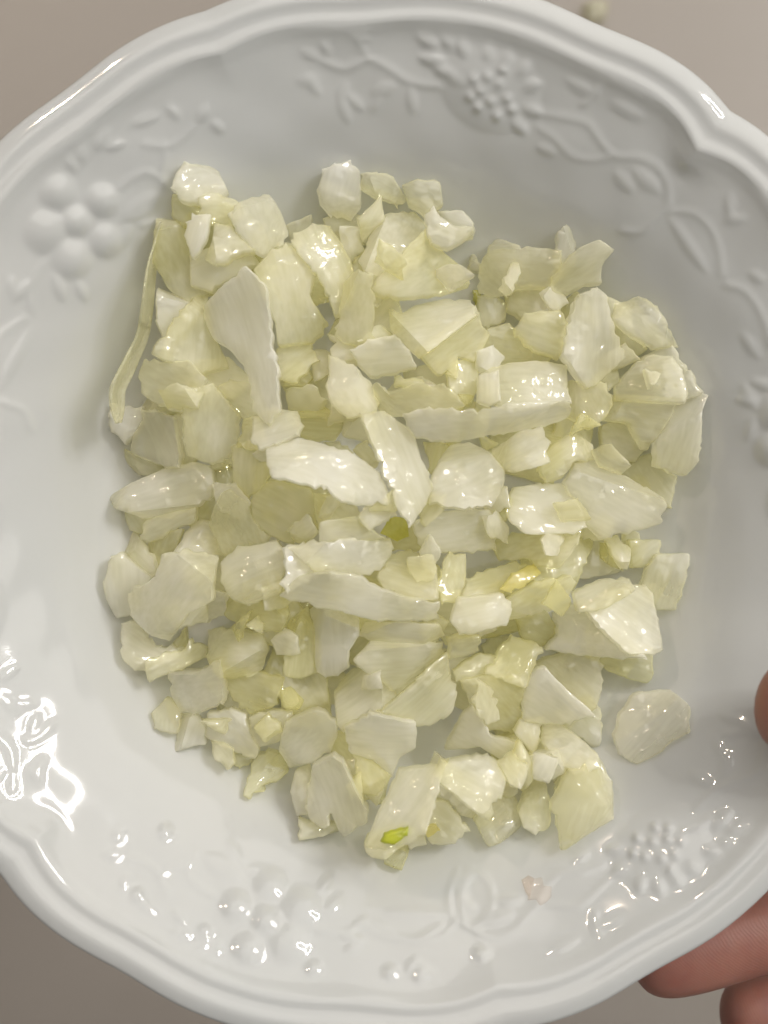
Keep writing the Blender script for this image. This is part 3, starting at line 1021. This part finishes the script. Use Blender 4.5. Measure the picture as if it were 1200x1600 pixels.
N_T = len(T)
T2 = []
for k, p in enumerate(T):
    for q in halves(p):
        q['k'] = k
        T2.append(q)
seen_k = set()
for p in T2:
    k = p['k']
    if k not in seen_k and k in (26, N_LOW, 128):
        done = []
        while len(done) < (36 if k == 128 else 56):
            seen_k.add(k)
            x = rng.uniform(-6, 6); y = rng.uniform(-6.5, 6)
            if in_poly(np.array([x]), np.array([y]), heap_w)[0] and dist_poly(np.array([x]), np.array([y]), heap_w)[0] > 0.15 and all((x - u) ** 2 + (y - v) ** 2 > .4 for u, v in done):
                done.append((x, y))
                shard(x, y, len(PIECES))
    cxp = sum(q[0] for q in p['pts']) / len(p['pts']); cyp = sum(q[1] for q in p['pts']) / len(p['pts'])
    z = -1.4
    for _ in range(3):
        s = scl(z)
        z = hm_at((cxp - 600) * s, (800 - cyp) * s) + p['t']
    rec = place(p['cls'], p['t'], px_poly(p['pts'], z), p['label'], rise=p.get('rise', 0), idx=len(PIECES),
                wob=0.13, facet=p['cls'] != 'f' and rng.random() < 0.6)
    if rec:
        rec['px'] = (cxp, cyp)

# what of the fillers still shows from above
cnt = np.bincount(OM[OM >= 0], minlength=len(PIECES))

# labels: landmark pieces carry their own; the rest are named by the nearest landmark and the side they lie on
for r in PIECES:
    if 'px' not in r:
        s = scl(r['c'][2])
        r['px'] = (600 + r['c'][0] / s, 800 - r['c'][1] / s)
SHORT = [(r['label'], r['px']) for r in PIECES if r['label']]


def size_word(r):
    a = r['area']
    return 'tiny' if a < 0.22 else 'small' if a < 0.55 else 'medium' if a < 1.0 else 'large'


def shape_word(r):
    return 'long' if r['asp'] > 2.1 else 'oblong' if r['asp'] > 1.55 else 'squarish'


COLW = {'f': 'filmy', 'w': 'white', 'n': 'cream', 'y': 'yellowish', 'o': 'olive', 'c': 'glassy', 'g': 'green', 'a': 'golden'}
REF = [('the white diamond at upper right', (925, 530)), ('the large matte slab at top', (640, 400)), ('the long white strip at upper left', (395, 550)),
       ('the white spear at left', (250, 770)), ('the white block at left', (240, 690)), ('the longest white strip', (560, 930)),
       ('the lilac topped cube', (730, 745)), ('the long curved crescent', (760, 660)), ('the white ribbed chunk', (950, 780)),
       ('the clear glassy square', (1042, 905)), ('the large white slab', (950, 975)), ('the bright yellow wet piece', (655, 1090)),
       ('the cream folded flap', (635, 1240)), ('the white forked piece', (525, 1245)), ('the lilac sided cube', (305, 1075)),
       ('the drop covered round piece', (400, 895)), ('the upper left white blob', (405, 350)), ('the upright centre strip', (625, 735)),
       ('the yellow leaf shape', (550, 605)), ('the green heart', (610, 1310)), ('the golden streak', (815, 905)), ('the rightmost piece', (1065, 680)),
       ('the thin curled skin', (205, 530)), ('the rounded white top piece', (530, 295)), ('the pinkish corner piece', (905, 1255)),
       ('the lone round flake', (1020, 1130)), ('the tray shaped piece', (815, 610)), ('the large smooth left slab', (290, 920)),
       ('the upright upper strip', (555, 490))]
DIRS = ['right of', 'upper right of', 'above', 'upper left of', 'left of', 'lower left of', 'below', 'lower right of']
used = {}


def auto_label(r):
    u, v = r['px']
    opts = sorted((math.hypot(u - q[0], v - q[1]), n, q) for n, q in REF)
    low = 'in gap' if r['idx'] < N_FILL else 'lying'
    for tries, (d, n, q) in enumerate(opts[:8]):
        k = int(round(math.degrees(math.atan2(q[1] - v, u - q[0])) / 45)) % 8
        rel = ('just ' if d < 75 else 'well ' if d > 125 else '') + DIRS[k]
        lab = f"{size_word(r)} {COLW[r['cls']]} {shape_word(r)} onion {low} {rel} {n}"
        if len(lab.split()) > 16:
            lab = lab.split(' ', 1)[1]
        key = (rel, n, low)
        if key not in used:
            used[key] = 1
            return lab
    return lab


drawn = 0
GREEN = []
for r in PIECES:
    if (r['idx'] < N_FILL or r.get('shard')) and cnt[r['idx']] < 14:
        continue                                 # wholly buried
    lab = r['label'] or auto_label(r)
    ob = mesh_obj('onion_piece', r['verts'], r['faces'], MAT[r['cls']], loc=r['loc'], rotz=r['rot'], sharp=58)
    tag(ob, lab, 'onion', 'chopped onion heaped in the bowl')
    if 'green heart' in lab and lab.startswith('cupped'):
        GREEN.append((ob, r))
    drawn += 1

# bright green heart inside the cupped piece
for ob, r in GREEN:
    z = r['top'] + 0.1
    s = scl(z)
    gxy = ((618 - 600) * s, (800 - 1306) * s)
    z = max(hm_at(gxy[0] + dx_, gxy[1] + dy_) for dx_ in (-.1, 0, .1) for dy_ in (-.06, 0, .06)) + 0.03
    poly = px_poly([(600, 1306), (618, 1298), (639, 1291), (637, 1307), (616, 1320), (594, 1317)], z)
    if area(poly) < 0: poly = poly[::-1]
    ring = outline(poly, 0.07, 0.006)
    c0 = np.mean(ring, axis=0)
    vs_, fs_ = [], []
    n = len(ring)
    for lv, (k, dz) in enumerate([(1.0, -0.2), (0.97, 0.0), (0.7, 0.03), (0.35, 0.02)]):
        for p in ring:
            q = c0 + (np.array(p) - c0) * k
            vs_.append((q[0], q[1], z + dz))
    for lv in range(3):
        for i in range(n):
            j = (i + 1) % n
            fs_.append((lv * n + i, lv * n + j, (lv + 1) * n + j, (lv + 1) * n + i))
    vs_.append((c0[0], c0[1], z + 0.02))
    for i in range(n):
        fs_.append((3 * n + i, 3 * n + (i + 1) % n, len(vs_) - 1))
    ca, sa = math.cos(-r['rot']), math.sin(-r['rot'])
    lv = [(((x - r['c'][0]) * ca - (y - r['c'][1]) * sa) * CM, ((x - r['c'][0]) * sa + (y - r['c'][1]) * ca) * CM, (zz - r['c'][2]) * CM) for x, y, zz in vs_]
    h_ = mesh_obj('green_heart', lv, fs_, MAT['v'], ob)
    h_['label'] = 'bright green sprouting heart'

# thin curled skin standing at the left edge: a ribbon with a rolled lip
OUT = [(250, 345), (240, 378), (228, 420), (221, 470), (213, 520), (200, 547), (183, 580), (171, 607), (172, 640), (180, 662)]
INN = [(258, 350), (250, 385), (244, 425), (240, 475), (233, 522), (222, 552), (208, 585), (196, 610), (194, 640), (190, 660)]
Oc, Ic = catmull(OUT, 10.0), catmull(INN, 10.0)
n = 40
Oc = np.array([Oc[int(round(i * (len(Oc) - 1) / (n - 1)))] for i in range(n)])
Ic = np.array([Ic[int(round(i * (len(Ic) - 1) / (n - 1)))] for i in range(n)])
vv, ff = [], []
M = 9
for side in (0, 1):
    for i in range(n):
        for j in range(M):
            t = j / (M - 1)
            p = Oc[i] * (1 - t) + Ic[i] * t
            z0 = -0.75 - 0.10 * math.sin(i * 0.35)
            z = z0 - 0.75 * sstep(np.array(t), 0.12, 1.0) + 0.05 * math.sin(math.pi * min(t / 0.2, 1))
            s = scl(z)
            off = -0.05 if side else 0.0
            vv.append(((p[0] - 600) * s, (800 - p[1]) * s, z + off))
for i in range(n - 1):
    for j in range(M - 1):
        a_ = i * M + j
        ff.append((a_, a_ + M, a_ + M + 1, a_ + 1))
        b_ = a_ + n * M
        ff.append((b_, b_ + 1, b_ + M + 1, b_ + M))
for i in range(n - 1):
    a_, b_ = i * M, (i + 1) * M
    ff.append((a_, a_ + n * M, b_ + n * M, b_))
    a_, b_ = i * M + M - 1, (i + 1) * M + M - 1
    ff.append((a_, b_, b_ + n * M, a_ + n * M))
for j in range(M - 1):
    ff.append((j, j + 1, j + 1 + n * M, j + n * M))
    e = (n - 1) * M + j
    ff.append((e, e + n * M, e + 1 + n * M, e + 1))
vv = np.array(vv)
c0 = vv.mean(0)
ob = mesh_obj('onion_skin', (vv - c0) * CM, ff, MAT['c'], loc=tuple(c0 * CM))
tag(ob, 'thin curled onion skin standing on edge along the upper left of the pile', 'onion', 'chopped onion heaped in the bowl')

# loose crumbs: one on the bowl wall, one on the worktop


def crumb(pts, z, t, cls, label, on_wall=False):
    poly = px_poly(pts, z)
    if area(poly) < 0: poly = poly[::-1]
    ring = outline(poly, 0.09, 0.012)
    c = np.mean(ring, axis=0)
    n = len(ring)
    vs_, fs_ = [], []
    for k, dz in [(0.96, 0.0), (1.0, t * .5), (0.93, t * .92), (0.5, t)]:
        for p in ring:
            q = c + (np.array(p) - c) * k
            zz = np.interp(math.hypot(q[0] - BX, q[1]), ipr[:, 0], ipr[:, 1]) if on_wall else z
            vs_.append(((q[0] - c[0]) * CM, (q[1] - c[1]) * CM, (zz + dz - z) * CM))
    for lv in range(3):
        for i in range(n):
            j = (i + 1) % n
            fs_.append((lv * n + i, lv * n + j, (lv + 1) * n + j, (lv + 1) * n + i))
    fs_.append(tuple(range(3 * n, 4 * n)))
    fs_.append(tuple(range(n - 1, -1, -1)))
    ob = mesh_obj('onion_crumb', vs_, fs_, MAT[cls], loc=(c[0] * CM, c[1] * CM, z * CM))
    tag(ob, label, 'onion')


crumb([(816, 1374), (846, 1372), (862, 1394), (842, 1412), (824, 1400)], -0.95, .03, 'k', 'faint pinkish onion flake stuck to the bowl wall at the bottom', True)
crumb([(910, 14), (930, 2), (948, 12), (944, 34), (920, 40)], -24.0, .4, 'y', 'blurred onion crumb on the worktop beyond the upper right rim')

# ------------------------------------------------------------------ hand
hand_nodes = [
    # (position cm, radius cm)
    ((14.6, -7.6, -3.9), 2.0),     # 0 palm centre
    ((18.8, -8.6, -4.6), 2.3),     # 1 wrist
    ((23.5, -9.8, -5.6), 2.7),     # 2 forearm
    ((12.2, -6.2, -4.0), .98), ((9.3, -6.35, -3.3), .86), ((6.9, -6.9, -2.75), .80), ((5.1, -7.42, -2.55), .78), ((4.1, -7.72, -2.5), .62),     # 3-7 index
    ((12.0, -8.2, -4.5), .98), ((9.5, -8.6, -4.2), .86), ((8.1, -8.8, -4.0), .82), ((6.8, -8.82, -3.9), .84), ((5.85, -8.9, -3.85), .66),     # 8-12 middle
    ((12.1, -9.9, -4.8), .92), ((9.9, -10.4, -4.8), .82), ((8.6, -10.7, -4.7), .78), ((7.6, -10.8, -4.6), .70), ((7.1, -10.85, -4.55), .5),     # 13-17 ring
    ((12.6, -11.3, -4.9), .80), ((10.8, -11.9, -5.0), .70), ((9.8, -12.1, -5.0), .66), ((9.0, -12.2, -4.95), .6), ((8.6, -12.25, -4.9), .42),    # 18-22 little
    ((14.0, -5.3, -2.2), 1.35), ((11.6, -4.1, 0.2), 1.02), ((9.0, -3.45, 1.2), .90), ((6.7, -3.0, .66), .92), ((5.5, -2.8, .36), .8),     # 23-27 thumb
]
edges_ = [(0, 1), (1, 2), (0, 3), (3, 4), (4, 5), (5, 6), (6, 7), (0, 8), (8, 9), (9, 10), (10, 11), (11, 12), (0, 13), (13, 14), (14, 15), (15, 16), (16, 17),
          (0, 18), (18, 19), (19, 20), (20, 21), (21, 22), (0, 23), (23, 24), (24, 25), (25, 26), (26, 27)]
hb = Vector((18.8, -8.6, -4.6)) * CM
me = bpy.data.meshes.new('person')
me.from_pydata([tuple(Vector(p) * CM - hb) for p, r in hand_nodes], edges_, [])
hand = bpy.data.objects.new('person', me)
col.objects.link(hand)
hand.location = hb
md = hand.modifiers.new('skin', 'SKIN')
md.use_smooth_shade = True
md.branch_smoothing = 0.6
if not me.skin_vertices:
    bm = bmesh.new(); bm.from_mesh(me); bm.verts.layers.skin.verify(); bm.to_mesh(me); bm.free()
for k, (p, r) in enumerate(hand_nodes):
    sv = me.skin_vertices[0].data[k]
    sv.radius = (r * CM, r * CM * (0.92 if k > 2 else 0.8))
    sv.use_root = (k == 0)
sb = hand.modifiers.new('subsurf', 'SUBSURF')
sb.levels = 3
sb.render_levels = 3
me.materials.append(MAT_S)
tag(hand, 'bare hand holding the bowl, thumb over the rim and fingertips below it', 'hand')
